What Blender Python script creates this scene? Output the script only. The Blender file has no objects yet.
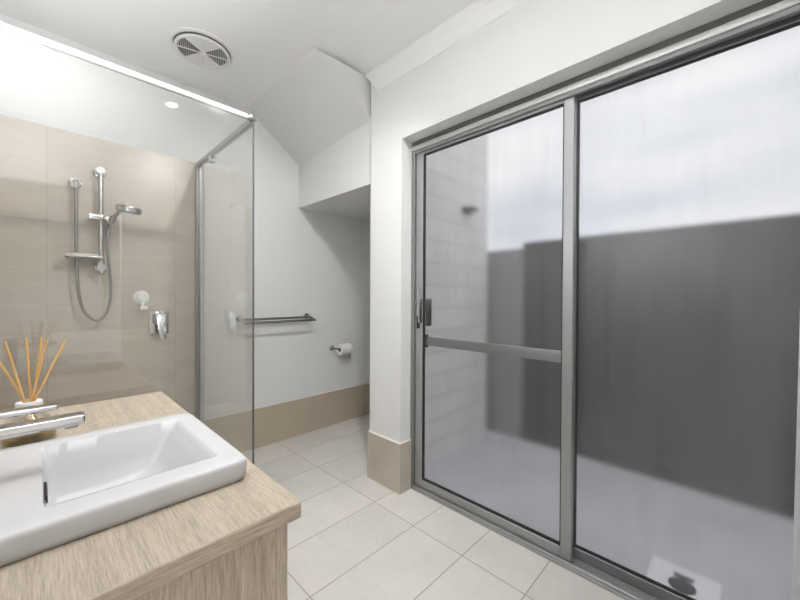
import bpy, bmesh, math, random
from mathutils import Vector, Matrix
random.seed(4)
sc = bpy.context.scene
COL = sc.collection

# ------------------------------------------------------------------ camera
CAM_H = 1.177
f_px = 351.85
yaw, pitch, roll = math.radians(45.78), math.radians(-0.549), math.radians(0.27)
fw = Vector((math.sin(yaw)*math.cos(pitch), math.cos(yaw)*math.cos(pitch), math.sin(pitch)))
rt = Vector((math.cos(yaw), -math.sin(yaw), 0))
up = rt.cross(fw)
r2 = rt*math.cos(roll) + up*math.sin(roll)
u2 = r2.cross(fw)
cd = bpy.data.cameras.new('camera')
cam = bpy.data.objects.new('camera', cd)
COL.objects.link(cam)
M = Matrix((r2, u2, -fw)).transposed().to_4x4()
M.translation = Vector((0, 0, CAM_H))
cam.matrix_world = M
cd.sensor_width = 36
cd.lens = f_px*36/800
cd.clip_start = 0.02
sc.camera = cam

# ------------------------------------------------------------------ view and world
sc.view_settings.view_transform = 'Standard'
sc.view_settings.look = 'None'
sc.view_settings.gamma = 1
sc.view_settings.use_curve_mapping = False
sc.view_settings.exposure = 0.28
FILL_LAMP_W = 17.0  # added second downlight, out of view, brightens the back of the room
LAMP_W = 6.0      # the bathroom downlight
HALL_W = 60.0      # the hall downlight
SKY = 0.88
FILL_UP_W = 52.0        # added fill uplight on the left wall, out of view

world = bpy.data.worlds.new('sky')
sc.world = world
world.use_nodes = True
nt = world.node_tree
nt.nodes.clear()
def N(nt, t, **k):
    n = nt.nodes.new(t)
    for a, v in k.items():
        if a in n.inputs: n.inputs[a].default_value = v
        else: setattr(n, a, v)
    return n
tc = N(nt, 'ShaderNodeTexCoord')
mp = N(nt, 'ShaderNodeMapping')
mp.inputs['Scale'].default_value = (3.0, 1.0, 7.0)
mp.inputs['Rotation'].default_value = (0.15, 0.0, 0.3)
nz = N(nt, 'ShaderNodeTexNoise', Scale=1.6, Detail=4.0, Roughness=0.5)
cr = N(nt, 'ShaderNodeValToRGB')
cr.color_ramp.elements[0].position = 0.34
cr.color_ramp.elements[0].color = (0.66, 0.70, 0.755, 1)
cr.color_ramp.elements[1].position = 0.6
cr.color_ramp.elements[1].color = (0.96, 0.96, 0.96, 1)
bg = N(nt, 'ShaderNodeBackground', Strength=SKY)
wo = N(nt, 'ShaderNodeOutputWorld')
nt.links.new(tc.outputs['Generated'], mp.inputs['Vector'])
nt.links.new(mp.outputs['Vector'], nz.inputs['Vector'])
nt.links.new(nz.outputs['Fac'], cr.inputs['Fac'])
nt.links.new(cr.outputs['Color'], bg.inputs['Color'])
# overcast sky, brighter towards the zenith
sp_ = N(nt, 'ShaderNodeSeparateXYZ'); nt.links.new(tc.outputs['Generated'], sp_.inputs[0])
mr_ = N(nt, 'ShaderNodeMapRange', interpolation_type='SMOOTHSTEP')
mr_.inputs['From Min'].default_value = 0.60; mr_.inputs['From Max'].default_value = 0.95
mr_.inputs['To Min'].default_value = SKY; mr_.inputs['To Max'].default_value = SKY*2.0
nt.links.new(sp_.outputs['Z'], mr_.inputs['Value']); nt.links.new(mr_.outputs['Result'], bg.inputs['Strength'])
nt.links.new(bg.outputs['Background'], wo.inputs['Surface'])

# ------------------------------------------------------------------ materials
def mat(name):
    m = bpy.data.materials.new(name)
    m.use_nodes = True
    nt = m.node_tree
    nt.nodes.clear()
    out = N(nt, 'ShaderNodeOutputMaterial')
    return m, nt, out
def pbr(name, col, rough=0.5, metal=0.0, vary=0.0, vscale=8.0, bump=0.0, bscale=200.0, spec=0.5, coat=0.0):
    m, nt, out = mat(name)
    b = N(nt, 'ShaderNodeBsdfPrincipled')
    b.inputs['Roughness'].default_value = rough
    b.inputs['Metallic'].default_value = metal
    b.inputs['Specular IOR Level'].default_value = spec
    b.inputs['Coat Weight'].default_value = coat
    b.inputs['Base Color'].default_value = (*col, 1)
    g = N(nt, 'ShaderNodeNewGeometry')
    if vary:
        n = N(nt, 'ShaderNodeTexNoise', Scale=vscale, Detail=5.0)
        nt.links.new(g.outputs['Position'], n.inputs['Vector'])
        r = N(nt, 'ShaderNodeMapRange')
        r.inputs['From Min'].default_value = 0.3
        r.inputs['From Max'].default_value = 0.7
        r.inputs['To Min'].default_value = 1-vary
        r.inputs['To Max'].default_value = 1+vary
        nt.links.new(n.outputs['Fac'], r.inputs['Value'])
        vm = N(nt, 'ShaderNodeVectorMath', operation='SCALE')
        vm.inputs[0].default_value = col
        nt.links.new(r.outputs['Result'], vm.inputs['Scale'])
        nt.links.new(vm.outputs['Vector'], b.inputs['Base Color'])
    if bump:
        n2 = N(nt, 'ShaderNodeTexNoise', Scale=bscale, Detail=3.0)
        nt.links.new(g.outputs['Position'], n2.inputs['Vector'])
        bu = N(nt, 'ShaderNodeBump', Strength=bump, Distance=0.001)
        nt.links.new(n2.outputs['Fac'], bu.inputs['Height'])
        nt.links.new(bu.outputs['Normal'], b.inputs['Normal'])
    nt.links.new(b.outputs['BSDF'], out.inputs['Surface'])
    return m

def math_(nt, op, a, b=None, c=None):
    n = N(nt, 'ShaderNodeMath', operation=op)
    for i, v in enumerate((a, b, c)):
        if v is None: continue
        if isinstance(v, (int, float)): n.inputs[i].default_value = v
        else: nt.links.new(v, n.inputs[i])
    return n.outputs[0]

def tile_mat(name, col, grout, ua, va, us, vs, uo, vo, gw=0.003, rough=0.35, vary=0.05, stretch=(3, 3, 3), tone=0.03, fine=0.03):
    """tiles on the world axes ua, va ('X','Y','Z'), size us x vs, offset uo, vo"""
    m, nt, out = mat(name)
    g = N(nt, 'ShaderNodeNewGeometry')
    sx = N(nt, 'ShaderNodeSeparateXYZ')
    nt.links.new(g.outputs['Position'], sx.inputs[0])
    def cell(ax, s, o):
        p = math_(nt, 'DIVIDE', math_(nt, 'SUBTRACT', sx.outputs[ax], o), s)
        fl = math_(nt, 'FLOOR', p)
        fr = math_(nt, 'SUBTRACT', p, fl)
        d = math_(nt, 'MINIMUM', fr, math_(nt, 'SUBTRACT', 1.0, fr))
        return fl, math_(nt, 'MULTIPLY', d, s)
    fu, du = cell(ua, us, uo)
    fv, dv = cell(va, vs, vo)
    d = math_(nt, 'MINIMUM', du, dv)
    gm = N(nt, 'ShaderNodeMapRange')
    gm.inputs['From Min'].default_value = gw*0.4
    gm.inputs['From Max'].default_value = gw*0.75
    nt.links.new(d, gm.inputs['Value'])
    wn = N(nt, 'ShaderNodeTexWhiteNoise', noise_dimensions='2D')
    cb = N(nt, 'ShaderNodeCombineXYZ')
    nt.links.new(fu, cb.inputs[0]); nt.links.new(fv, cb.inputs[1])
    nt.links.new(cb.outputs[0], wn.inputs['Vector'])
    # streaky cloudy pattern, shifted for every tile
    mp = N(nt, 'ShaderNodeMapping')
    mp.inputs['Scale'].default_value = stretch
    va_ = N(nt, 'ShaderNodeVectorMath', operation='MULTIPLY_ADD')
    va_.inputs[1].default_value = (7.3, 7.3, 7.3)
    nt.links.new(wn.outputs['Color'], va_.inputs[0])
    nt.links.new(g.outputs['Position'], mp.inputs['Vector'])
    nt.links.new(mp.outputs['Vector'], va_.inputs[2])
    n1 = N(nt, 'ShaderNodeTexNoise', Scale=1.0, Detail=6.0, Roughness=0.6)
    nt.links.new(va_.outputs['Vector'], n1.inputs['Vector'])
    n2 = N(nt, 'ShaderNodeTexNoise', Scale=9.0, Detail=4.0, Roughness=0.65)
    nt.links.new(va_.outputs['Vector'], n2.inputs['Vector'])
    k = math_(nt, 'MULTIPLY_ADD', math_(nt, 'SUBTRACT', n1.outputs['Fac'], 0.5), vary*4, 1.0)
    k = math_(nt, 'MULTIPLY_ADD', math_(nt, 'SUBTRACT', n2.outputs['Fac'], 0.5), fine*4, k)
    k = math_(nt, 'MULTIPLY_ADD', math_(nt, 'SUBTRACT', wn.outputs['Value'], 0.5), tone*2, k)
    sc_ = N(nt, 'ShaderNodeVectorMath', operation='SCALE')
    sc_.inputs[0].default_value = col
    nt.links.new(k, sc_.inputs['Scale'])
    mx = N(nt, 'ShaderNodeMix', data_type='RGBA')
    mx.inputs['A'].default_value = (*grout, 1)
    nt.links.new(gm.outputs['Result'], mx.inputs['Factor'])
    nt.links.new(sc_.outputs['Vector'], mx.inputs['B'])
    b = N(nt, 'ShaderNodeBsdfPrincipled')
    b.inputs['Roughness'].default_value = rough
    nt.links.new(mx.outputs['Result'], b.inputs['Base Color'])
    bu = N(nt, 'ShaderNodeBump', Strength=0.4, Distance=0.001)
    nt.links.new(gm.outputs['Result'], bu.inputs['Height'])
    nt.links.new(bu.outputs['Normal'], b.inputs['Normal'])
    nt.links.new(b.outputs['BSDF'], out.inputs['Surface'])
    return m

def wood_mat(name, grain_axis, light, dark, rough=0.5):
    m, nt, out = mat(name)
    g = N(nt, 'ShaderNodeNewGeometry')
    s = {'X': (20, 340, 340), 'Y': (340, 20, 340), 'Z': (340, 340, 20)}[grain_axis]
    def noise(scale, detail, rg=0.6):
        mp = N(nt, 'ShaderNodeMapping')
        mp.inputs['Scale'].default_value = scale
        nt.links.new(g.outputs['Position'], mp.inputs['Vector'])
        n = N(nt, 'ShaderNodeTexNoise', Scale=1.0, Detail=detail, Roughness=rg)
        nt.links.new(mp.outputs['Vector'], n.inputs['Vector'])
        return n.outputs['Fac']
    a = noise(s, 3.0)
    b_ = noise(tuple(v*0.13 for v in s), 4.0)
    c_ = noise(tuple(v*3.2 for v in s), 2.0)
    k = math_(nt, 'MULTIPLY', a, 0.5)
    k = math_(nt, 'MULTIPLY_ADD', b_, 0.3, k)
    k = math_(nt, 'MULTIPLY_ADD', c_, 0.2, k)
    cr = N(nt, 'ShaderNodeValToRGB')
    cr.color_ramp.elements[0].position = 0.38
    cr.color_ramp.elements[0].color = (*dark, 1)
    cr.color_ramp.elements[1].position = 0.62
    cr.color_ramp.elements[1].color = (*light, 1)
    nt.links.new(k, cr.inputs['Fac'])
    b = N(nt, 'ShaderNodeBsdfPrincipled')
    b.inputs['Roughness'].default_value = rough
    nt.links.new(cr.outputs['Color'], b.inputs['Base Color'])
    bu = N(nt, 'ShaderNodeBump', Strength=0.25, Distance=0.0008)
    nt.links.new(a, bu.inputs['Height'])
    nt.links.new(bu.outputs['Normal'], b.inputs['Normal'])
    nt.links.new(b.outputs['BSDF'], out.inputs['Surface'])
    return m

def schlick(nt, f0):
    lw = N(nt, 'ShaderNodeLayerWeight', Blend=0.5)
    p = math_(nt, 'POWER', lw.outputs['Facing'], 5.0)
    return math_(nt, 'MULTIPLY_ADD', p, 1-f0, f0)

def thin_glass(name, tint, f0=0.04, halo=0.0, rough=0.0):
    m, nt, out = mat(name)
    t = N(nt, 'ShaderNodeBsdfTransparent', Color=(*tint, 1))
    g = N(nt, 'ShaderNodeBsdfGlossy', Color=(1, 1, 1, 1), Roughness=rough)
    mx = N(nt, 'ShaderNodeMixShader')
    nt.links.new(schlick(nt, f0), mx.inputs['Fac'])
    nt.links.new(t.outputs[0], mx.inputs[1])
    last = g.outputs[0]
    if halo:
        g2 = N(nt, 'ShaderNodeBsdfGlossy', Color=(1, 1, 1, 1), Roughness=0.11)
        m2 = N(nt, 'ShaderNodeMixShader', Fac=halo)
        nt.links.new(g.outputs[0], m2.inputs[1]); nt.links.new(g2.outputs[0], m2.inputs[2])
        last = m2.outputs[0]
    nt.links.new(last, mx.inputs[2])
    nt.links.new(mx.outputs[0], out.inputs['Surface'])
    return m

def frosted_glass(name, tint, rough):
    m, nt, out = mat(name)
    rf = N(nt, 'ShaderNodeBsdfRefraction', Color=(*tint, 1), Roughness=rough, IOR=1.45)
    gl = N(nt, 'ShaderNodeBsdfGlossy', Color=(1, 1, 1, 1), Roughness=0.3)
    g = N(nt, 'ShaderNodeMixShader')
    nt.links.new(schlick(nt, 0.03), g.inputs['Fac'])
    nt.links.new(rf.outputs[0], g.inputs[1]); nt.links.new(gl.outputs[0], g.inputs[2])
    # a film of dust and water marks
    geo = N(nt, 'ShaderNodeNewGeometry')
    mp = N(nt, 'ShaderNodeMapping'); mp.inputs['Scale'].default_value = (1, 26, 2.2)
    nt.links.new(geo.outputs['Position'], mp.inputs['Vector'])
    n1 = N(nt, 'ShaderNodeTexNoise', Scale=1.0, Detail=5.0, Roughness=0.6)
    nt.links.new(mp.outputs['Vector'], n1.inputs['Vector'])
    n2 = N(nt, 'ShaderNodeTexNoise', Scale=2.2, Detail=2.0)
    nt.links.new(geo.outputs['Position'], n2.inputs['Vector'])
    k = math_(nt, 'MULTIPLY', n1.outputs['Fac'], n2.outputs['Fac'])
    k = math_(nt, 'MULTIPLY', k, 0.14)
    d = N(nt, 'ShaderNodeBsdfDiffuse', Color=(0.8, 0.8, 0.82, 1))
    mx = N(nt, 'ShaderNodeMixShader')
    nt.links.new(k, mx.inputs['Fac'])
    nt.links.new(g.outputs[0], mx.inputs[1]); nt.links.new(d.outputs[0], mx.inputs[2])
    nt.links.new(mx.outputs[0], out.inputs['Surface'])
    return m

def emit(name, col, s):
    m, nt, out = mat(name)
    e = N(nt, 'ShaderNodeEmission', Color=(*col, 1), Strength=s)
    nt.links.new(e.outputs[0], out.inputs['Surface'])
    return m

PAINT = pbr('wall_paint', (0.77, 0.77, 0.765), 0.6, vary=0.008, vscale=3, bump=0.05, bscale=300)
CEIL = pbr('ceiling_paint', (0.92, 0.92, 0.915), 0.7, vary=0.005, vscale=2)
CORN = pbr('cornice_paint', (0.86, 0.86, 0.855), 0.6)
WTILE = tile_mat('shower_wall_tile', (0.565, 0.50, 0.43), (0.44, 0.39, 0.335), 'X', 'Z', 0.60, 0.60, 0.032, 0.376, gw=0.0022, rough=0.3, vary=0.085, stretch=(1.3, 1.3, 11), tone=0.04, fine=0.07)
WTILEY = tile_mat('shower_side_tile', (0.565, 0.50, 0.43), (0.44, 0.39, 0.335), 'Y', 'Z', 0.60, 0.60, 0.2, 0.376, gw=0.0022, rough=0.3, vary=0.085, stretch=(1.3, 1.3, 11), tone=0.04, fine=0.07)
FTILE = tile_mat('floor_tile', (0.68, 0.65, 0.615), (0.33, 0.30, 0.275), 'X', 'Y', 0.602, 0.2975, 1.339, 0.0095, gw=0.0036, rough=0.38, vary=0.07, stretch=(3.2, 3.2, 3.2), tone=0.03, fine=0.045)
STILE = tile_mat('skirting_tile', (0.50, 0.425, 0.33), (0.58, 0.53, 0.46), 'X', 'Y', 0.6, 0.6, 0.407, 0.03, gw=0.003, rough=0.4, vary=0.04, stretch=(4, 4, 4), tone=0.02, fine=0.03)
NTILE = pbr('nib_tile', (0.52, 0.465, 0.39), 0.4, vary=0.08, vscale=7)
GROUT = pbr('white_caulk', (0.80, 0.79, 0.77), 0.5)
OAKX = wood_mat('limed_oak_edge', 'X', (0.53, 0.445, 0.35), (0.30, 0.24, 0.18))
OAKY = wood_mat('limed_oak_top', 'Y', (0.57, 0.49, 0.395), (0.34, 0.285, 0.22))
OAKZ = wood_mat('limed_oak_side', 'Z', (0.57, 0.48, 0.38), (0.31, 0.25, 0.19))
CERAM = pbr('white_ceramic', (0.62, 0.62, 0.63), 0.12, spec=0.35)
CHROME = pbr('chrome', (0.58, 0.58, 0.59), 0.07, 1.0)
SATIN = pbr('satin_steel', (0.50, 0.50, 0.495), 0.3, 1.0)
DSTEEL = pbr('brushed_steel', (0.30, 0.30, 0.295), 0.32, 1.0)
ALU = pbr('powder_coated_aluminium', (0.22, 0.22, 0.22), 0.38, 0.35)
ALUL = pbr('anodised_aluminium', (0.36, 0.365, 0.37), 0.35, 0.5)
HEAD = pbr('polished_header', (0.84, 0.84, 0.84), 0.25, 0.4)
DALU = pbr('dark_head_frame', (0.07, 0.07, 0.068), 0.4)
BLACK = pbr('black_rubber', (0.012, 0.012, 0.012), 0.5)
PLAST = pbr('white_plastic', (0.82, 0.82, 0.81), 0.35)
DARKP = pbr('dark_duct', (0.22, 0.215, 0.21), 0.6)
LOUV = pbr('grey_louvre', (0.74, 0.735, 0.72), 0.5)
PAPER = pbr('toilet_paper', (0.85, 0.85, 0.84), 0.9, bump=0.2, bscale=120)
CARD = pbr('cardboard_core', (0.10, 0.09, 0.08), 0.9)
REED = pbr('rattan_reed', (0.76, 0.45, 0.16), 0.6, vary=0.1, vscale=60)
SOAP = pbr('soap', (0.60, 0.47, 0.40), 0.5)
CLEARPL = pbr('clear_suction_plastic', (0.9, 0.9, 0.89), 0.2, coat=0.4)
GLASS = thin_glass('shower_glass', (0.966, 0.968, 0.960), 0.06, halo=0.12)
GEDGE = pbr('glass_edge', (0.10, 0.115, 0.11), 0.15)
SEAL = pbr('clear_seal', (0.55, 0.56, 0.53), 0.3)
BOTTLE = thin_glass('bottle_glass', (0.93, 0.94, 0.93), 0.06)
OIL = thin_glass('fragrance_oil', (0.88, 0.72, 0.36), 0.04)
FROST = frosted_glass('frosted_door_glass', (0.93, 0.93, 0.94), 0.15)
FENCE = pbr('fence_paint', (0.082, 0.082, 0.078), 0.6, vary=0.05, vscale=3)
PIER = pbr('grey_post', (0.33, 0.33, 0.335), 0.7)
CONC = pbr('outdoor_concrete', (0.62, 0.61, 0.63), 0.85, vary=0.07, vscale=2.5)
DRAINW = pbr('drain_surround', (0.95, 0.95, 0.95), 0.6)
DRAIND = pbr('drain_grate', (0.06, 0.06, 0.07), 0.5)
CURT, _nt, _o = mat('sheer_fabric')
_d = N(_nt, 'ShaderNodeBsdfDiffuse', Color=(0.9, 0.9, 0.9, 1)); _t = N(_nt, 'ShaderNodeBsdfTranslucent', Color=(0.95, 0.95, 0.95, 1)); _m = N(_nt, 'ShaderNodeMixShader', Fac=0.6)
_nt.links.new(_d.outputs[0], _m.inputs[1]); _nt.links.new(_t.outputs[0], _m.inputs[2]); _nt.links.new(_m.outputs[0], _o.inputs['Surface'])
LAMP = emit('lamp_face', (1.0, 0.95, 0.88), 40.0)
BLOCK = tile_mat('limestone_block', (0.88, 0.855, 0.845), (0.78, 0.76, 0.75), 'X', 'Z', 0.6, 0.165, 0.1, -0.06, gw=0.018, rough=0.9, vary=0.04, stretch=(2, 2, 2), tone=0.04)
HALLP = pbr('hall_paint', (0.85, 0.85, 0.83), 0.7)

# ------------------------------------------------------------------ mesh helpers
def new_bm(): return bmesh.new()
def box(bm, x0, x1, y0, y1, z0, z1, bev=0.0, seg=2):
    m = Matrix.Translation(((x0+x1)/2, (y0+y1)/2, (z0+z1)/2)) @ Matrix.Diagonal((abs(x1-x0), abs(y1-y0), abs(z1-z0), 1))
    r = bmesh.ops.create_cube(bm, size=1, matrix=m)
    if bev:
        es = list({e for v in r['verts'] for e in v.link_edges})
        bmesh.ops.bevel(bm, geom=es, offset=bev, segments=seg, profile=0.5, affect='EDGES', clamp_overlap=True)
    return bm
def frame_of(d):
    d = d.normalized()
    a = Vector((0, 0, 1)) if abs(d.z) < 0.9 else Vector((1, 0, 0))
    u = d.cross(a).normalized()
    return u, d.cross(u).normalized()
def tube(bm, pts, r, n=16, cap=True):
    """round tube along a polyline; r a number or one radius per point"""
    pts = [Vector(p) for p in pts]
    rs = r if isinstance(r, (list, tuple)) else [r]*len(pts)
    d0 = (pts[1]-pts[0]).normalized()
    u, v = frame_of(d0)
    rings = []
    for i, p in enumerate(pts):
        if i == 0: d = pts[1]-pts[0]
        elif i == len(pts)-1: d = pts[-1]-pts[-2]
        else: d = (pts[i+1]-pts[i]).normalized()+(pts[i]-pts[i-1]).normalized()
        d = d.normalized()
        u = (u-d*u.dot(d)).normalized()
        v = d.cross(u)
        rings.append([bm.verts.new(p+(u*math.cos(2*math.pi*k/n)+v*math.sin(2*math.pi*k/n))*rs[i]) for k in range(n)])
    for a, b in zip(rings, rings[1:]):
        for k in range(n):
            bm.faces.new((a[k], a[(k+1) % n], b[(k+1) % n], b[k]))
    if cap:
        bm.faces.new(list(reversed(rings[0]))); bm.faces.new(rings[-1])
    return bm
def lathe(bm, prof, origin=(0, 0, 0), axis=(0, 0, 1), n=32, closed=False):
    """prof: (radius, height) pairs turned about axis"""
    o = Vector(origin); d = Vector(axis).normalized()
    u, v = frame_of(d)
    rings = []
    for r, h in prof:
        if r < 1e-6: rings.append([bm.verts.new(o+d*h)])
        else: rings.append([bm.verts.new(o+d*h+(u*math.cos(2*math.pi*k/n)+v*math.sin(2*math.pi*k/n))*r) for k in range(n)])
    pairs = list(zip(rings, rings[1:]))
    if closed: pairs.append((rings[-1], rings[0]))
    for a, b in pairs:
        for k in range(n):
            j = (k+1) % n
            if len(a) == 1 and len(b) == 1: continue
            if len(a) == 1: bm.faces.new((a[0], b[j], b[k]))
            elif len(b) == 1: bm.faces.new((a[k], a[j], b[0]))
            else: bm.faces.new((a[k], a[j], b[j], b[k]))
    return bm
def prism(bm, poly, vec):
    """solid from a planar polygon of 3D points pushed along vec"""
    a = [bm.verts.new(p) for p in poly]
    b = [bm.verts.new(Vector(p)+Vector(vec)) for p in poly]
    n = len(a)
    bm.faces.new(a); bm.faces.new(list(reversed(b)))
    for k in range(n): bm.faces.new((a[k], b[k], b[(k+1) % n], a[(k+1) % n]))
    return bm
def smooth_curve(pts, n=8):
    pts = [Vector(p) for p in pts]
    P = [pts[0]*2-pts[1]]+pts+[pts[-1]*2-pts[-2]]
    out = []
    for i in range(1, len(P)-2):
        for k in range(n):
            t = k/n
            a, b, c, d = P[i-1], P[i], P[i+1], P[i+2]
            out.append(0.5*((2*b)+(c-a)*t+(2*a-5*b+4*c-d)*t*t+(3*b-a-3*c+d)*t**3))
    out.append(pts[-1])
    return out
def obj(name, bm, m, parent=None, smooth=True):
    bmesh.ops.recalc_face_normals(bm, faces=bm.faces)
    me = bpy.data.meshes.new(name)
    bm.to_mesh(me); bm.free()
    for x in (m if isinstance(m, (list, tuple)) else [m]): me.materials.append(x)
    if smooth:
        for p in me.polygons: p.use_smooth = True
        try: me.set_sharp_from_angle(angle=math.radians(35))
        except Exception: pass
    o = bpy.data.objects.new(name, me)
    COL.objects.link(o)
    if parent is not None:
        o.parent = parent
        base = Vector((0, 0, 0)); q = parent
        while q is not None:
            base = base + q.location; q = q.parent
        o.location = -base
    return o
def thing(name, label, cat, loc=(0, 0, 0), group=None):
    o = bpy.data.objects.new(name, None)
    COL.objects.link(o); o.location = loc
    o.empty_display_size = 0.1
    o['label'] = label; o['category'] = cat
    if group: o['group'] = group
    return o
def tag(o, label, cat, group=None):
    o['label'] = label; o['category'] = cat
    if group: o['group'] = group
    return o
def struct(name, bm, m, parent=None, smooth=False):
    o = obj(name, bm, m, parent, smooth)
    if parent is None: o['kind'] = 'structure'
    return o
def B(*a, **k): return box(new_bm(), *a, **k)

# ------------------------------------------------------------------ key sizes (metres)
XW = 1.505          # face of the wall with the sliding door
YB = 2.690          # back wall
ZC = 2.594          # ceiling
XL = -0.25          # left wall
YN = -0.50          # near wall
GX, GY = 0.76, 1.78 # shower glass planes
XO = 1.72           # outer face of the door wall
DZ = 2.114          # head of the door opening
DY0, DY1 = -0.40, 1.456
XE = 2.58           # end wall of the toilet nook

# ------------------------------------------------------------------ setting
bm = new_bm()
prism(bm, [(XL-0.1, YN-0.1, -0.12), (1.60, YN-0.1, -0.12), (1.60, 1.68, -0.12), (XE+0.1, 1.68, -0.12), (XE+0.1, YB+0.1, -0.12), (XL-0.1, YB+0.1, -0.12)], (0, 0, 0.12))
struct('floor', bm, FTILE)
bm = new_bm()
prism(bm, [(XL-0.1, YN-0.1, ZC), (XO, YN-0.1, ZC), (XO, 1.757, ZC), (1.24, 1.757, ZC), (1.233, 1.757, ZC), (1.103, 1.767, ZC), (1.103, YB+0.1, ZC), (XL-0.1, YB+0.1, ZC)], (0, 0, 0.1))
struct('ceiling', bm, CEIL)
struct('wall_back', B(XL-0.1, XE+0.12, YB, YB+0.1, 0, ZC+0.1), PAINT)
struct('wall_shower', B(XL, 0.752, YB-0.006, YB, 0, 2.086), WTILE)
struct('wall_left', B(XL-0.1, XL, YN, YB, 0, ZC), PAINT)
struct('wall_shower_side', B(XL, XL+0.006, GY+0.01, YB-0.006, 0, 2.086), WTILEY)
# wall with the sliding door: head, near return and the nib that ends it
bm = new_bm()
box(bm, XW, XO, YN-0.1, DY1, DZ, ZC)
box(bm, XW, XO, YN-0.1, DY0, 0, DZ)
prism(bm, [(XW, DY1, 0), (XO, DY1, 0), (XO, 1.62, 0), (1.517, 1.738, 0), (1.507, 1.738, 0), (XW, 1.728, 0)], (0, 0, ZC))
struct('wall_right', bm, PAINT)
struct('wall_exterior', B(1.60, 2.77, 1.62, 1.738, -0.1, 3.3), [BLOCK])
struct('wall_nook', B(1.517, XE+0.1, 1.738, 1.745, 0, 1.92), PAINT)
struct('wall_nook_end', B(XE, XE+0.1, 1.745, YB, 0, 1.92), PAINT)
SOFP = (1.186, 1.691, 2.540)
# underside of the stair that drops through the ceiling over the nook
bm = new_bm()
V = [bm.verts.new(p) for p in [(1.103, 1.767, ZC), (1.103, YB, ZC), (1.535, YB, 2.278), (1.530, 1.752, 2.334), SOFP]]
bm.faces.new((V[0], V[1], V[2])); bm.faces.new((V[0], V[2], V[3])); bm.faces.new((V[0], V[3], V[4]))
W = [bm.verts.new(p) for p in [(1.535, YB, 1.92), (1.530, 1.752, 1.92), (XE+0.1, YB, 1.92), (XE+0.1, 1.752, 1.92), (XE+0.1, YB, ZC+0.05), (XE+0.1, 1.752, ZC+0.05), (1.103, 1.767, ZC+0.003), (1.530, 1.753, ZC+0.003)]]
bm.faces.new((V[2], W[0], W[1], V[3]))
bm.faces.new((W[0], W[2], W[3], W[1]))
bm.faces.new((W[2], W[4], W[5], W[3]))
bm.faces.new((V[1], W[4], W[2], W[0], V[2]))
bm.faces.new((V[0], W[6], V[4])); bm.faces.new((W[6], W[7], V[4])); bm.faces.new((V[4], W[7], V[3]))
bm.faces.new((V[3], W[7], W[5], W[3], W[1]))
bm.faces.new((V[0], V[1], W[4], W[5], W[7], W[6]))
struct('ceiling_stair_soffit', bm, PAINT)
# cornice over the door wall
bm = new_bm()
prof = [(XW, 2.480), (XW-0.006, 2.484), (XW-0.010, 2.520), (XW-0.022, 2.556), (XW-0.036, 2.575), (XW-0.040, ZC), (XW, ZC)]
pa = [bm.verts.new((x, YN, z)) for x, z in prof]          # the far end is cut on the slant
pb = [bm.verts.new((x, 1.664+0.088*(z-2.480)/(ZC-2.480), z)) for x, z in prof]
bm.faces.new(pa); bm.faces.new(list(reversed(pb)))
for k in range(len(pa)): bm.faces.new((pa[k], pb[k], pb[(k+1) % len(pa)], pa[(k+1) % len(pa)]))
struct('trim_1', bm, CORN)
# tiled skirtings
bm = new_bm()
box(bm, GX+0.02, XE, YB-0.011, YB, 0, 0.306)
struct('baseboard_back', bm, STILE)
bm = new_bm()
box(bm, XW-0.013, XW, DY1-0.010, 1.742, 0, 0.298, 0.001, 1)
box(bm, XW, 1.594, DY1-0.010, DY1, 0, 0.298)
sk = struct('baseboard_right', bm, NTILE)
bm = new_bm()
box(bm, XW-0.013, XW, DY1-0.010, 1.742, 0.298, 0.302)
box(bm, XW, 1.594, DY1-0.010, DY1, 0.298, 0.302)
struct('caulk_line', bm, GROUT, sk)
struct('caulk_line', B(GX+0.02, XE, YB-0.010, YB, 0.306, 0.309), GROUT, bpy.data.objects['baseboard_back'])
# near wall with an open doorway to a bright hall
bm = new_bm()
box(bm, 0.53, XW, YN-0.1, YN, 0, ZC)
box(bm, XL, 0.53, YN-0.1, YN, 2.09, ZC)
struct('wall_near', bm, PAINT)
bm = new_bm()
box(bm, -1.2, 1.8, -2.3, -2.2, 0, 2.6)
box(bm, -1.3, -1.2, -2.3, YN-0.1, 0, 2.6)
box(bm, 1.8, 1.9, -2.3, YN-0.1, 0, 2.6)
box(bm, -1.3, XL-0.1, YN-0.1, YN, 0, 2.6)
struct('wall_hall', bm, HALLP)
struct('floor_hall', B(-1.3, 1.9, -2.3, YN-0.1, -0.12, 0), FTILE)
struct('ceiling_hall', B(-1.3, 1.9, -2.3, YN-0.1, 2.6, 2.7), CEIL)

# outside
struct('ground', B(XO, 9, -8, 9, -0.25, -0.05), CONC)
struct('door_step', B(1.60, 1.74, DY0-0.1, DY1+0.1, -0.12, -0.012), CONC)
fn = thing('fence', 'long dark grey fence across the paved yard outside the sliding door', 'fence', (2.93, -1, -0.05))
bm = new_bm()
x0 = 2.93
y = 1.36-0.16*34
while y < 1.30:     # folded sheet profile
    box(bm, x0, x0+0.03, y, y+0.13, -0.05, 1.60)
    box(bm, x0+0.012, x0+0.03, y+0.13, y+0.16, -0.05, 1.60)
    y += 0.16
obj('panel', bm, FENCE, fn, False)
obj('top_rail', B(x0-0.012, x0+0.045, -4.0, 1.36, 1.60, 1.645), FENCE, fn, False)
obj('bottom_rail', B(x0-0.012, x0+0.045, -4.0, 1.36, -0.05, 0.02), FENCE, fn, False)
pr = obj('fence_pier', B(2.90, 3.10, 1.37, 2.4, -0.05, 1.60, 0.01), PIER, None, False)
tag(pr, 'paler grey pier at the end of the dark fence beside the block wall', 'pier')
ol = thing('outdoor_light', 'small dark wall light on the pale block wall outside', 'light', (2.44, 1.62, 1.88))
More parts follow.
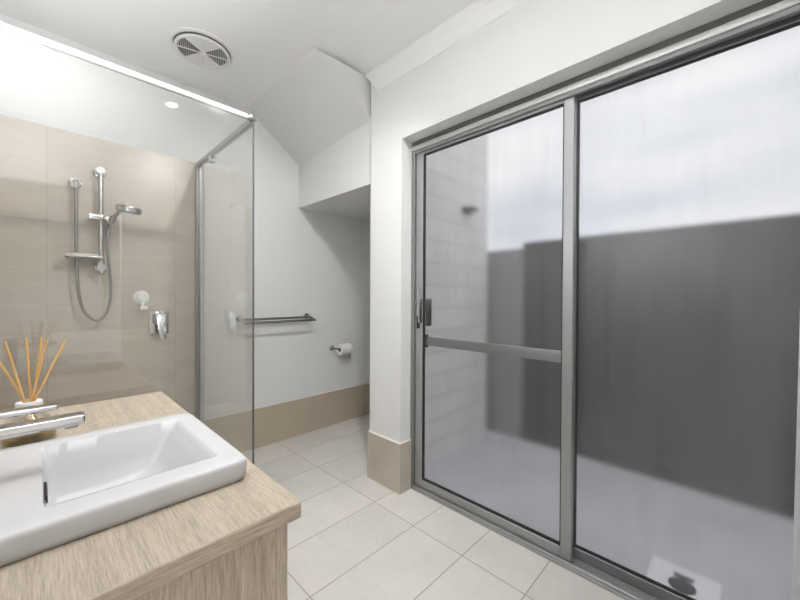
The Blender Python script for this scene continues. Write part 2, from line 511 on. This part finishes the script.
obj('back_plate', B(2.38, 2.50, 1.605, 1.62, 1.855, 1.905, 0.004), BLACK, ol)
obj('lamp_body', B(2.39, 2.49, 1.54, 1.605, 1.862, 1.90, 0.012), pbr('lamp_grey', (0.10, 0.10, 0.10), 0.5), ol)
dc = thing('drain_cover', 'square white drain cover with round dark grate on the ground outside', 'drain', (1.90, 0.17, -0.05))
obj('surround', B(1.78, 2.02, 0.05, 0.29, -0.05, -0.035, 0.004), DRAINW, dc)
bm = new_bm()
lathe(bm, [(0.0, 0.0), (0.047, 0.0), (0.047, 0.004), (0.0, 0.004)], (1.885, 0.17, -0.036))
obj('grate', bm, DRAIND, dc)
obj('lifting_slot', B(1.936, 1.962, 0.135, 0.205, -0.0365, -0.034), DRAIND, dc, False)

# ------------------------------------------------------------------ sliding door
def frame_rect(bm, x0, x1, y0, y1, z0, z1, wl, wr, wb, wt, bev=0.002):
    """four bars; y1 is the left bar in the photograph"""
    box(bm, x0, x1, y1-wl, y1, z0, z1, bev, 1)
    box(bm, x0, x1, y0, y0+wr, z0, z1, bev, 1)
    box(bm, x0, x1, y0+wr, y1-wl, z0, z0+wb, bev, 1)
    box(bm, x0, x1, y0+wr, y1-wl, z1-wt, z1, bev, 1)
door = bpy.data.objects.new('door_1', None); COL.objects.link(door)
door.location = (1.63, 0.5, 0); door['kind'] = 'structure'
bm = new_bm()
box(bm, 1.590, 1.70, DY1-0.026, DY1, 0, DZ, 0.002, 1)            # jamb by the nib
box(bm, 1.590, 1.70, DY0, DY0+0.03, 0, DZ, 0.002, 1)
box(bm, 1.590, 1.612, DY0, DY1-0.026, DZ-0.075, DZ-0.030, 0.002, 1)
obj('outer_frame', bm, ALU, door, False)
obj('head', B(1.592, 1.70, DY0, DY1-0.026, DZ-0.031, DZ, 0.001, 1), DALU, door, False)
obj('head_trim', B(1.582, 1.594, DY0, DY1, DZ-0.057, DZ-0.031, 0.003), pbr('pale_head_trim', (0.55, 0.55, 0.54), 0.3, 0.3), door)
bm = new_bm()
box(bm, 1.590, 1.70, DY0, DY1, -0.01, 0.012, 0.002, 1)
box(bm, 1.590, 1.600, DY0, DY1, 0.012, 0.030, 0.002, 1)
box(bm, 1.640, 1.646, DY0, DY1, 0.012, 0.028)
obj('sill_track', bm, ALUL, door, False)
# sliding leaf (inner track)
SY0, SY1, SX0, SX1 = 0.523, 1.428, 1.604, 1.634
sl = bpy.data.objects.new('sliding_leaf', None); COL.objects.link(sl); sl.parent = door
sl.location = Vector((1.62, 0.97, 0))-door.location
bm = new_bm()
box(bm, SX0, SX1, SY1-0.054, SY1, 0.028, 2.062, 0.003, 1)
box(bm, SX0, SX1, SY0, SY0+0.044, 0.028, 2.062, 0.003, 1)
box(bm, SX0, SX1, SY0+0.044, SY1-0.054, 0.028, 0.076, 0.003, 1)
box(bm, SX0, SX1, SY0+0.044, SY1-0.054, 2.028, 2.062, 0.003, 1)
obj('leaf_frame', bm, ALUL, sl, False)
bm = new_bm()   # rubber seal around the pane
frame_rect(bm, SX0+0.004, SX1-0.004, SY0+0.040, SY1-0.050, 0.072, 2.032, 0.009, 0.008, 0.009, 0.009, 0)
obj('glazing_seal', bm, BLACK, sl, False)
bm = new_bm()
box(bm, SX0+0.012, SX0+0.018, SY0+0.046, SY1-0.056, 0.078, 2.026)
obj('glass_pane', bm, FROST, sl, False)
obj('mid_rail', B(SX0+0.026, SX1+0.010, SY0+0.02, SY1-0.058, 0.884, 0.936, 0.004), ALUL, sl)
obj('rail_end', B(SX0+0.026, SX1+0.012, SY1-0.072, SY1-0.056, 0.872, 0.950, 0.003), BLACK, sl)
obj('lock_plate', B(SX0-0.004, SX0, SY1-0.036, SY1-0.010, 1.060, 1.228, 0.002), CHROME, sl)
obj('lock_snib', B(SX0-0.020, SX0-0.004, SY1-0.034, SY1-0.012, 1.130, 1.152, 0.004), SATIN, sl)
obj('handle', B(SX0-0.024, SX0, SY1-0.054, SY1-0.038, 1.02, 1.165, 0.004), CHROME, sl)
obj('finger_pull', B(SX0-0.005, SX0+0.001, SY1-0.034, SY1-0.012, 0.985, 1.060, 0.002), BLACK, sl)
obj('outer_handle', B(SX1, SX1+0.04, SY1-0.074, SY1-0.054, 1.00, 1.165, 0.006), BLACK, sl)
# fixed leaf (outer track)
fl = bpy.data.objects.new('fixed_leaf', None); COL.objects.link(fl); fl.parent = door
fl.location = Vector((1.66, 0.1, 0))-door.location
FY0, FY1, FX0, FX1 = DY0+0.03, 0.560, 1.652, 1.682
bm = new_bm()
frame_rect(bm, FX0, FX1, FY0, FY1, 0.014, 2.084, 0.035, 0.045, 0.056, 0.044)
obj('leaf_frame', bm, ALU, fl, False)
bm = new_bm()
frame_rect(bm, FX0+0.003, FX1-0.003, FY0+0.040, FY1-0.028, 0.066, 2.044, 0.009, 0.006, 0.006, 0.006, 0)
obj('glazing_seal', bm, BLACK, fl, False)
obj('glass_pane', B(FX0+0.012, FX0+0.018, FY0+0.044, FY1-0.034, 0.070, 2.040), FROST, fl, False)

# ------------------------------------------------------------------ lights of the room and added fill lamps
def downlight(name, label, x, y, z, power, aim=None):
    t = thing(name, label, 'light', (x, y, z))
    bm = new_bm()
    lathe(bm, [(0.038, -0.001), (0.052, -0.001), (0.052, -0.006), (0.038, -0.008)], (x, y, z), n=40, closed=True)
    obj('trim_ring', bm, PLAST, t)
    bm = new_bm()
    lathe(bm, [(0, -0.003), (0.038, -0.003), (0.038, -0.001), (0, -0.001)], (x, y, z), n=40)
    obj('lamp_face', bm, LAMP, t)
    l = bpy.data.lights.new('lamp_light', 'SPOT')
    l.spot_size = math.radians(112); l.spot_blend = 0.9; l.shadow_soft_size = 0.045; l.energy = power*4; l.color = (1.0, 0.99, 0.975)
    lo = bpy.data.objects.new('lamp_light', l); COL.objects.link(lo)
    lo.parent = t; lo.location = (0, 0, -0.02)
    if aim: lo.rotation_euler = Vector(aim).to_track_quat('-Z', 'Y').to_euler()   # added fill lamp turned towards the back wall
    return t
downlight('ceiling_light', 'round recessed downlight in the bathroom ceiling near the vanity', 0.695, 0.52, ZC, LAMP_W)
downlight('ceiling_light', 'added recessed fill downlight, out of view in the ceiling near the sliding door', 0.90, 0.90, ZC, FILL_LAMP_W, (-0.08, 0.8, -1.0))  # added lamp, fills in light on the back wall and tiles
downlight('ceiling_light', 'round recessed downlight in the hall ceiling behind the doorway', 0.35, -0.80, 2.6, HALL_W)
wl = thing('added_fill_uplight', 'added white fill uplight trough, out of view on the left wall', 'light', (XL, 0.55, 1.46))  # added unseen lamp, lifts the ceiling and evens out the light
bm = new_bm()
box(bm, XL, XL+0.10, 0.10, 1.00, 1.400, 1.410)
box(bm, XL+0.092, XL+0.10, 0.10, 1.00, 1.410, 1.500)
box(bm, XL, XL+0.092, 0.10, 0.108, 1.410, 1.500)
box(bm, XL, XL+0.092, 0.992, 1.00, 1.410, 1.500)
obj('trough', bm, PLAST, wl, False)
obj('fill_strip', B(XL+0.02, XL+0.08, 0.12, 0.98, 1.412, 1.420), emit('fill_strip_glow', (1.0, 0.97, 0.93), 6.0), wl, False)
l = bpy.data.lights.new('fill_strip_light', 'AREA')
l.shape = 'RECTANGLE'; l.size = 0.05; l.size_y = 0.84; l.energy = FILL_UP_W; l.color = (0.965, 0.985, 1.0)
lo = bpy.data.objects.new('fill_strip_light', l); COL.objects.link(lo)
lo.parent = wl; lo.rotation_euler = (math.pi, 0, 0); lo.location = (0.05, 0, -0.03)

# exhaust fan
fx, fy = 0.665, 2.24
fan = thing('exhaust_fan', 'round white ceiling exhaust fan with grey louvred grille above the shower', 'exhaust fan', (fx, fy, ZC))
bm = new_bm()
lathe(bm, [(0.146, 0), (0.168, 0), (0.167, -0.005), (0.160, -0.008), (0.150, -0.008), (0.146, -0.006)], (fx, fy, ZC), n=64, closed=True)
obj('outer_ring', bm, PLAST, fan)
bm = new_bm()
lathe(bm, [(0, -0.001), (0.147, -0.001), (0.147, -0.003), (0, -0.003)], (fx, fy, ZC), n=64)
obj('duct', bm, DARKP, fan)
bm = new_bm()
lathe(bm, [(0.126, -0.014), (0.139, -0.012), (0.142, -0.018), (0.137, -0.024), (0.126, -0.022)], (fx, fy, ZC), n=64, closed=True)
obj('inner_ring', bm, PLAST, fan)
bm = new_bm()
a0 = math.radians(73)
for s in range(4):                  # four sectors of straight louvres
    th = a0+s*math.pi/2
    d = Vector((math.cos(th), math.sin(th), 0)); q = Vector((-d.y, d.x, 0))
    for k in range(1, 14):
        r = 0.006+k*0.0092
        w = min(r, math.sqrt(max(0.128**2-r*r, 0)))*0.99
        c = Vector((fx, fy, ZC-0.013))+d*r
        tw = {0: 0.0060, 2: -0.0060}.get(s, 0.0)
        lo_ = Vector((0, 0, -0.0065))
        prism(bm, [c-q*w-d*tw*0.5, c+q*w-d*tw*0.5, c+q*w+d*tw*0.5+lo_, c-q*w+d*tw*0.5+lo_], d*0.0022)
obj('louvre_grille', bm, LOUV, fan, False)
for k in range(4):
    th = a0+k*math.pi/2
    d = Vector((math.cos(th), math.sin(th), 0)); q = Vector((-d.y, d.x, 0))
    c = Vector((fx, fy, ZC-0.0225))
    bm = new_bm()
    prism(bm, [c-q*0.002, c+q*0.002, c+q*0.002+d*0.130, c-q*0.002+d*0.130], (0, 0, 0.004))
    obj('spoke', bm, PLAST, fan, False)
bm = new_bm()
lathe(bm, [(0, -0.027), (0.015, -0.026), (0.017, -0.023), (0.017, -0.014), (0, -0.014)], (fx, fy, ZC), n=32)
obj('hub', bm, PLAST, fan)

# ------------------------------------------------------------------ shower screen
ss = thing('shower_screen', 'frameless clear glass shower screen with slim metal header rails', 'shower screen', (GX, GY, 0))
obj('front_panel', B(XL+0.004, GX-0.0045, GY-0.004, GY+0.004, 0.012, 2.062), GLASS, ss, False)
obj('side_panel', B(GX-0.004, GX+0.004, GY+0.004, 2.545, 0.012, 2.052), GLASS, ss, False)
obj('wall_side_panel', B(GX-0.004, GX+0.004, 2.552, YB-0.012, 0.012, 2.052), GLASS, ss, False)
obj('clear_seal', B(GX-0.004, GX+0.004, 2.545, 2.552, 0.012, 2.052), SEAL, ss, False)
obj('glass_edge', B(GX-0.0042, GX+0.0042, GY-0.0045, GY-0.0015, 0.012, 2.062), GEDGE, ss, False)
obj('header_rail', B(XL+0.002, GX-0.03, GY-0.010, GY+0.010, 2.060, 2.084, 0.004), HEAD, ss)
obj('rail_corner', B(GX-0.03, GX+0.016, GY-0.014, GY+0.012, 2.060, 2.086, 0.004), CHROME, ss)
obj('side_rail', B(GX-0.012, GX+0.012, GY+0.016, YB-0.002, 2.048, 2.078, 0.002), SATIN, ss)
bm = new_bm()
box(bm, GX-0.014, GX-0.006, YB-0.038, YB-0.002, 0.012, 2.050, 0.001, 1)
box(bm, GX+0.006, GX+0.014, YB-0.038, YB-0.002, 0.012, 2.050, 0.001, 1)
box(bm, GX-0.014, GX+0.014, YB-0.009, YB-0.002, 0.012, 2.050)
obj('wall_channel', bm, SATIN, ss, False)
bm = new_bm()
box(bm, XL+0.004, GX+0.012, GY-0.010, GY+0.010, 0.0, 0.014)
box(bm, GX-0.012, GX+0.012, GY+0.010, YB-0.013, 0.0, 0.014)
obj('floor_channel', bm, SATIN, ss, False)
obj('rail_clamp', B(GX-0.016, GX+0.016, 2.37, 2.405, 2.008, 2.050, 0.004), CHROME, ss)

# ------------------------------------------------------------------ hand shower on its rail
WY = YB-0.006        # tile face
sh = thing('hand_shower_set', 'chrome hand shower on a slide rail on the beige tiled wall', 'shower', (0.25, WY, 1.3))
sy = WY-0.055
bm = new_bm(); tube(bm, [(0.25, sy, 1.325), (0.25, sy, 1.885)], 0.0118, 20); obj('slide_bar', bm, SATIN, sh)
bm = new_bm()
tube(bm, [(0.25, WY, 1.885), (0.25, sy-0.018, 1.885)], 0.020, 24)
lathe(bm, [(0.0, 0), (0.030, 0), (0.030, 0.008), (0.022, 0.012), (0, 0.012)], (0.25, WY, 1.885), (0, -1, 0), 28)
obj('top_bracket', bm, CHROME, sh)
bm = new_bm()
lathe(bm, [(0.0, 0), (0.030, 0), (0.030, 0.008), (0.022, 0.012), (0, 0.012)], (0.25, WY, 1.335), (0, -1, 0), 28)
tube(bm, [(0.25, WY, 1.335), (0.25, sy-0.02, 1.335)], 0.021, 24)
tube(bm, [(0.25, sy, 1.30), (0.25, sy, 1.372)], 0.0165, 20)
obj('bottom_bracket', bm, CHROME, sh)
bm = new_bm()                       # holder: bar across the rail with a swivel cup
box(bm, 0.196, 0.268, sy-0.020, sy+0.018, 1.602, 1.634, 0.004)
box(bm, 0.262, 0.316, sy-0.052, sy-0.004, 1.598, 1.622, 0.006)
tube(bm, [(0.286, sy-0.045, 1.588), (0.300, sy-0.058, 1.626)], [0.014, 0.018], 20)
obj('slide_holder', bm, CHROME, sh)
hc = Vector((0.362, sy-0.115, 1.672))
ha = Vector((0.10, -0.16, 1)).normalized()
bm = new_bm()
tube(bm, [(0.289, sy-0.047, 1.596), (0.306, sy-0.065, 1.630), (0.330, sy-0.09, 1.660), tuple(hc-ha*0.0)], [0.0115, 0.012, 0.0125, 0.014], 20)
obj('handle', bm, CHROME, sh)
bm = new_bm()
lathe(bm, [(0, 0.018), (0.040, 0.017), (0.057, 0.010), (0.060, 0.002), (0.060, -0.016), (0.056, -0.020), (0, -0.020)], hc, ha, 40)
obj('shower_head', bm, SATIN, sh)
bm = new_bm()
lathe(bm, [(0, -0.0205), (0.052, -0.0205), (0.052, -0.0225), (0, -0.0225)], hc, ha, 32)
obj('spray_face', bm, pbr('spray_grey', (0.30, 0.30, 0.30), 0.4), sh)
bm = new_bm()
lathe(bm, [(0, 0), (0.031, 0), (0.031, 0.006), (0.024, 0.010), (0, 0.010)], (0.145, WY, 1.803), (0, -1, 0), 28)
tube(bm, [(0.145, WY, 1.803), (0.145, WY-0.036, 1.803), (0.145, WY-0.044, 1.795), (0.145, WY-0.046, 1.765)], [0.015, 0.015, 0.014, 0.011], 20)
obj('wall_elbow', bm, CHROME, sh)
bm = new_bm()
hp = [(0.145, 1.775), (0.1455, 1.65), (0.146, 1.536), (0.147, 1.42), (0.148, 1.316), (0.154, 1.194), (0.176, 1.090), (0.224, 1.036), (0.263, 1.056), (0.286, 1.126), (0.293, 1.219), (0.283, 1.37), (0.277, 1.468), (0.282, 1.544), (0.287, 1.592)]
pts = smooth_curve([(x, WY-0.046-(0.012 if 3 < i < 14 else 0), z) for i, (x, z) in enumerate(hp)], 12)
rs = [0.0072+0.0008*(i % 2) for i in range(len(pts))]
tube(bm, pts, rs, 12)
obj('hose', bm, DSTEEL, sh)
bm = new_bm()
box(bm, 0.100, 0.238, sy-0.055, sy+0.045, 1.384, 1.394, 0.004)
box(bm, 0.100, 0.238, sy-0.055, sy-0.049, 1.392, 1.402, 0.002)
box(bm, 0.100, 0.106, sy-0.055, sy+0.045, 1.392, 1.402, 0.002)
box(bm, 0.222, 0.262, sy-0.020, sy+0.020, 1.382, 1.400, 0.004)
obj('soap_tray', bm, pbr('clear_grey_tray', (0.55, 0.54, 0.52), 0.25, 0.3), sh)
so = obj('soap_bar', B(0.122, 0.205, sy-0.030, sy+0.028, 1.394, 1.410, 0.006, 3), SOAP)
tag(so, 'thin worn pinkish soap bar lying on the shower tray', 'soap')

# suction hook
hk = thing('suction_hook', 'clear white suction cup hook stuck on the beige shower tiles', 'hook', (0.449, WY, 1.16))
bm = new_bm()
lathe(bm, [(0, 0), (0.041, 0), (0.041, 0.003), (0.034, 0.007), (0.024, 0.010), (0.020, 0.016), (0, 0.018)], (0.447, WY, 1.166), (0, -1, 0), 36)
obj('suction_cup', bm, CLEARPL, hk)
bm = new_bm()
lathe(bm, [(0.027, 0.009), (0.031, 0.009), (0.031, 0.0125), (0.027, 0.0125)], (0.447, WY, 1.166), (0, -1, 0), 36, True)
obj('locking_ring', bm, PLAST, hk)
bm = new_bm()
box(bm, 0.444, 0.460, WY-0.020, WY-0.010, 1.098, 1.150, 0.003)
box(bm, 0.436, 0.474, WY-0.034, WY-0.010, 1.088, 1.104, 0.004)
box(bm, 0.436, 0.474, WY-0.036, WY-0.030, 1.094, 1.114, 0.002)
obj('hook', bm, CLEARPL, hk)

# shower mixer
mxr = thing('shower_mixer', 'square chrome shower mixer tap with a flat lever on the tiles', 'mixer tap', (0.538, WY, 1.0))
bm = new_bm()
box(bm, 0.484, 0.592, WY-0.010, WY, 0.930, 1.078, 0.009, 4)
obj('wall_plate', bm, CHROME, mxr)
bm = new_bm()
box(bm, 0.504, 0.574, WY-0.056, WY-0.010, 0.992, 1.062, 0.014, 4)
obj('mixer_body', bm, CHROME, mxr)
bm = new_bm()
prism(bm, [(0.512, WY-0.058, 1.050), (0.566, WY-0.058, 1.050), (0.560, WY-0.092, 0.906), (0.526, WY-0.092, 0.906)], (0, 0.010, -0.004))
bmesh.ops.bevel(bm, geom=bm.edges[:], offset=0.003, segments=2, profile=0.5, affect='EDGES')
obj('lever', bm, CHROME, mxr)

# ------------------------------------------------------------------ towel rail and paper holder
tr = thing('towel_rail', 'double bar steel towel rail on the white back wall', 'towel rail', (1.3, YB, 1.0))
for xx in (1.042, 1.612):
    bm = new_bm()
    lathe(bm, [(0, 0), (0.025, 0), (0.025, 0.006), (0.022, 0.010), (0, 0.010)], (xx, YB, 1.006), (0, -1, 0), 28)
    tube(bm, [(xx, YB-0.006, 1.006), (xx, YB-0.060, 0.998), (xx, YB-0.128, 0.978)], [0.013, 0.012, 0.0115], 18)
    obj('bracket', bm, CHROME if xx < 1.3 else DSTEEL, tr)
for yy, zz in ((YB-0.060, 1.000), (YB-0.120, 0.979)):
    bm = new_bm(); tube(bm, [(1.036, yy, zz), (1.620, yy, zz)], 0.0098, 18)
    obj('bar', bm, DSTEEL, tr)
ph = thing('toilet_paper_holder', 'small steel paper holder on the white wall holding one roll', 'toilet paper holder', (1.872, YB, 0.70))
bm = new_bm()
lathe(bm, [(0, 0), (0.024, 0), (0.024, 0.006), (0.020, 0.010), (0, 0.010)], (1.872, YB, 0.703), (0, -1, 0), 28)
obj('wall_flange', bm, DSTEEL, ph)
bm = new_bm()
tube(bm, smooth_curve([(1.872, YB-0.006, 0.703), (1.872, YB-0.062, 0.703), (1.876, YB-0.076, 0.703), (1.890, YB-0.081, 0.703), (2.03, YB-0.081, 0.703)], 6), 0.0075, 16)
obj('arm', bm, DSTEEL, ph)
bm = new_bm()
lathe(bm, [(0.019, 0), (0.049, 0), (0.051, 0.002), (0.051, 0.108), (0.049, 0.110), (0.019, 0.110)], (1.900, YB-0.081, 0.6938), (1, 0, 0), 40, True)
ro = obj('toilet_roll', bm, PAPER)
tag(ro, 'white toilet paper roll hanging on the steel holder', 'toilet paper')
bm = new_bm()
lathe(bm, [(0.0166, 0.001), (0.0192, 0.001), (0.0192, 0.109), (0.0166, 0.109)], (1.900, YB-0.081, 0.6938), (1, 0, 0), 32, True)
obj('cardboard_core', bm, CARD, ro)

# ------------------------------------------------------------------ vanity
ZT = 0.785
vc = thing('vanity_cabinet', 'limed oak vanity cabinet under the oak countertop', 'cabinet', (0.03, 1.15, 0))
bm = new_bm()
box(bm, XL+0.002, 0.308, 0.622, 0.640, 0.0, ZT-0.0335)
box(bm, XL+0.002, 0.308, 1.672, 1.690, 0.0, ZT-0.0335)
box(bm, XL+0.002, XL+0.014, 0.640, 1.672, 0.0, ZT-0.0335)
box(bm, XL+0.014, 0.308, 0.640, 1.672, 0.08, 0.098)
box(bm, 0.270, 0.288, 0.640, 1.672, 0.0, 0.08)
box(bm, 0.290, 0.308, 0.640, 1.672, ZT-0.075, ZT-0.0335)
obj('carcass', bm, OAKZ, vc, False)
for y0_, y1_ in ((0.624, 1.153), (1.157, 1.688)):
    d = obj('door', B(0.309, 0.334, y0_, y1_, 0.10, ZT-0.040, 0.0015, 1), OAKZ, vc, False)
    yh = y1_-0.05 if y0_ < 1 else y0_+0.05
    bm = new_bm(); tube(bm, [(0.334, yh, 0.56), (0.350, yh, 0.56), (0.350, yh, 0.68), (0.334, yh, 0.68)], 0.005, 12)
    obj('handle', bm, SATIN, d)
bm = new_bm()
box(bm, XL+0.001, 0.351, 0.601, 1.706, ZT-0.033, ZT, 0.0045, 3)
hx0, hx1, hy0, hy1 = -0.140, 0.292, 0.776, 1.162       # cut-out under the basin
holes = []
for sgn in (1, -1):
    f = max((f for f in bm.faces if f.normal.z*sgn > 0.99), key=lambda f: f.calc_area())
    bmesh.ops.inset_region(bm, faces=[f], thickness=0.05)
    for v in f.verts:
        v.co.x = hx1 if v.co.x > 0.05 else hx0
        v.co.y = hy1 if v.co.y > 1.15 else hy0
    holes.append({(v.co.x > 0, v.co.y > 1): v for v in f.verts})
    bm.faces.remove(f)
cyc = [(False, False), (True, False), (True, True), (False, True)]
for k in range(4):
    p, q = cyc[k], cyc[(k+1) % 4]
    bm.faces.new((holes[0][p], holes[0][q], holes[1][q], holes[1][p]))
ct = obj('countertop', bm, [OAKY, OAKX], None, False)
for p in ct.data.polygons:          # the square edge shows end grain running along the edge
    if p.normal.y < -0.6 or p.normal.y > 0.6: p.material_index = 1
tag(ct, 'pale limed oak vanity countertop with a rounded edge', 'countertop')

# basin: square body with a bowl that slopes up to the front rim
BX0, BX1, BY0, BY1, BZ = -0.155, 0.308, 0.758, 1.182, 0.831
ix0, ix1, iy0, iy1 = 0.004, 0.268, 0.812, 1.130
BOWL = [(0.004, 0.113), (0.05, 0.116), (0.10, 0.116), (0.141, 0.113), (0.170, 0.107), (0.191, 0.098), (0.215, 0.077), (0.237, 0.041), (0.252, 0.016), (0.268, 0.0)]
def bowl_depth(x):
    for (xa, da), (xb, db) in zip(BOWL, BOWL[1:]):
        if x <= xb: return da+(db-da)*(x-xa)/(xb-xa)
    return 0.0
bm = new_bm()
NX, NY = 40, 36
def axis(lo, a, b, hi, n):
    e = 0.006
    out = [lo, (lo+a)/2, a-e, a]
    for k in range(1, n): out.append(a+(b-a)*k/n)
    out += [b, b+e, (b+hi)/2, hi]
    return out
xs = axis(BX0, ix0, ix1, BX1, NX); ys = axis(BY0, iy0, iy1, BY1, NY)
def smst(a, b, x):
    t = min(max((x-a)/(b-a), 0), 1); return t*t*(3-2*t)
def surf(x, y):
    if x <= ix0 or x >= ix1 or y <= iy0 or y >= iy1: return BZ
    d = bowl_depth(x)
    wl = smst(0, 0.022, x-ix0)
    dn, df = y-iy0, iy1-y
    # the side walls lean in as the bowl deepens
    wn = smst(0, 0.012+d*0.2, dn); wf = smst(0, 0.010+d*0.2, df)
    return BZ-d*wl*wn*wf - 0.004*min(1, min(dn, df, ix1-x)/0.004)
grid = [[bm.verts.new((x, y, surf(x, y))) for y in ys] for x in xs]
for i in range(len(xs)-1):
    for j in range(len(ys)-1):
        bm.faces.new((grid[i][j], grid[i+1][j], grid[i+1][j+1], grid[i][j+1]))
# outer sides with a soft rolled edge
rim = [grid[i][0] for i in range(len(xs))]+[grid[-1][j] for j in range(1, len(ys))]+[grid[i][-1] for i in range(len(xs)-2, -1, -1)]+[grid[0][j] for j in range(len(ys)-2, 0, -1)]
cx, cy = (BX0+BX1)/2, (BY0+BY1)/2
def rounded(v, off, r):
    """push a rim vertex outward by off and round the plan corners by r"""
    x = v.co.x; y = v.co.y
    hx, hy = (BX1-BX0)/2+off, (BY1-BY0)/2+off
    dx, dy = (x-cx)*hx/((BX1-BX0)/2), (y-cy)*hy/((BY1-BY0)/2)
    kx, ky = hx-r, hy-r
    if abs(dx) > kx and abs(dy) > ky:
        ex, ey = abs(dx)-kx, abs(dy)-ky
        L = math.hypot(ex, ey); m_ = max(ex, ey)
        ex, ey = ex/L*m_, ey/L*m_
        dx = math.copysign(kx+ex, dx); dy = math.copysign(ky+ey, dy)
    return cx+dx, cy+dy
prev = rim
for off, z, r in ((0.0035, BZ-0.001, 0.012), (0.0055, BZ-0.004, 0.014), (0.006, BZ-0.009, 0.014), (0.0045, ZT+0.014, 0.014), (0.001, ZT+0.0035, 0.013), (-0.004, ZT+0.0015, 0.012), (-0.004, ZT+0.0002, 0.012), (-0.026, ZT+0.0002, 0.010), (-0.034, BZ-0.135, 0.02)):
    cur = [bm.verts.new((*rounded(v, off, r), z)) for v in rim]
    for k in range(len(rim)):
        j = (k+1) % len(rim)
        bm.faces.new((prev[k], prev[j], cur[j], cur[k]))
    prev = cur
bm.faces.new(prev)
bs = thing('basin', 'white square ceramic basin set on the oak countertop', 'basin', (0.08, 0.97, ZT))
bo = obj('bowl', bm, CERAM, bs)
bo.data.set_sharp_from_angle(angle=math.radians(70))
obj('overflow_slot', B(ix0+0.001, ix0+0.0065, 0.872, 0.945, BZ-0.022, BZ-0.008, 0.002, 1), BLACK, bs)
bm = new_bm()
lathe(bm, [(0, 0), (0.030, 0), (0.032, 0.003), (0.026, 0.006), (0, 0.007)], (0.070, 0.972, BZ-0.1205), n=32)
obj('waste_plug', bm, CHROME, bs)

# basin tap
TY = 0.972
tp = thing('basin_tap', 'flat chrome basin mixer tap with spout over the white basin', 'tap', (-0.09, TY, BZ))
bm = new_bm()
box(bm, -0.122, -0.072, TY-0.025, TY+0.025, BZ-0.002, 0.946, 0.008, 4)
obj('tap_body', bm, CHROME, tp)
bm = new_bm()
box(bm, -0.110, 0.066, TY-0.019, TY+0.019, 0.915, 0.935, 0.005, 4)
sp = obj('spout', bm, CHROME, tp)
bm = new_bm(); tube(bm, [(0.046, TY, 0.9155), (0.046, TY, 0.909)], 0.011, 20); obj('aerator', bm, SATIN, sp)
bm = new_bm()
box(bm, -0.120, 0.027, TY-0.016, TY+0.016, 0.952, 0.962, 0.004, 3)
tube(bm, [(-0.097, TY, 0.944), (-0.097, TY, 0.956)], 0.016, 20)
obj('lever', bm, CHROME, tp)

# reed diffuser
DXc, DYc = -0.018, 1.35
rd = thing('reed_diffuser', 'clear glass reed diffuser bottle with amber oil behind the tap', 'reed diffuser', (DXc, DYc, ZT))
bm = new_bm()
lathe(bm, [(0, 0.001), (0.046, 0.001), (0.053, 0.006), (0.055, 0.018), (0.053, 0.040), (0.040, 0.066), (0.022, 0.082), (0.0165, 0.092), (0.0165, 0.102),
           (0.0140, 0.102), (0.0140, 0.091), (0.0195, 0.080), (0.037, 0.064), (0.050, 0.039), (0.052, 0.018), (0.050, 0.009), (0, 0.007)], (DXc, DYc, ZT), n=40)
obj('bottle', bm, BOTTLE, rd)
bm = new_bm()
lathe(bm, [(0, 0.0085), (0.049, 0.010), (0.051, 0.018), (0.050, 0.036), (0, 0.036)], (DXc, DYc, ZT), n=40)
obj('oil', bm, OIL, rd)
bm = new_bm()
lathe(bm, [(0.0168, 0.097), (0.025, 0.097), (0.026, 0.099), (0.026, 0.109), (0.025, 0.111), (0.0145, 0.111), (0.0145, 0.103), (0.0168, 0.103)], (DXc, DYc, ZT), n=40, closed=True)
obj('collar', bm, PLAST, rd)
tops = [(0.052, 1.340, 1.053, 'pale rattan reed leaning far right out of the diffuser bottle'),
        (0.006, 1.360, 1.062, 'upright rattan reed, left one of the close pair in the diffuser'),
        (0.0165, 1.335, 1.060, 'upright rattan reed, right one of the close pair in the diffuser'),
        (-0.0225, 1.350, 1.064, 'rattan reed standing nearly straight at the left of the diffuser'),
        (-0.060, 1.345, 1.058, 'rattan reed leaning left out of the diffuser bottle'),
        (-0.085, 1.362, 1.040, 'rattan reed leaning furthest left out of the diffuser bottle')]
for k, (tx, ty, tz, lab) in enumerate(tops):
    neck = Vector((DXc+(tx-DXc)*0.10+(0.004 if k % 2 else -0.002), DYc+(ty-DYc)*0.2+(-0.006+0.0025*k), ZT+0.100))
    top = Vector((tx, ty, tz))
    bot = neck+(neck-top).normalized()*0.072
    bm = new_bm(); tube(bm, [tuple(bot), tuple(neck), tuple(top)], 0.0026, 10)
    tag(obj('diffuser_reed', bm, REED), lab, 'reed', 'rattan reeds in the diffuser')

# sheer curtain hanging at the far end of the sliding door
cu = thing('curtain', 'sheer white curtain hanging beside the right end of the sliding door', 'curtain', (1.475, -0.3, 0))
bm = new_bm()
n, rows = 90, 14
cols = []
for i in range(n+1):
    s = i/n
    col = []
    for j in range(rows+1):
        h = j/rows
        flare = 1.0-0.25*h
        yy = -0.105-0.36*s*flare-0.02*h
        xx = 1.475+0.022*math.sin(s*2*math.pi*6.5+0.5*math.sin(h*3))*(0.6+0.4*(1-h))
        col.append(bm.verts.new((xx, yy, 0.012+2.13*h)))
    cols.append(col)
for a, b in zip(cols, cols[1:]):
    for j in range(rows): bm.faces.new((a[j], b[j], b[j+1], a[j+1]))
obj('drape', bm, CURT, cu)
bm = new_bm(); tube(bm, [(1.475, -0.10, 2.152), (1.475, -0.485, 2.152)], 0.009, 16)
tube(bm, [(1.475, -0.485, 2.152), (1.475, YN, 2.152)], 0.016, 16)
obj('curtain_rod', bm, DSTEEL, cu)
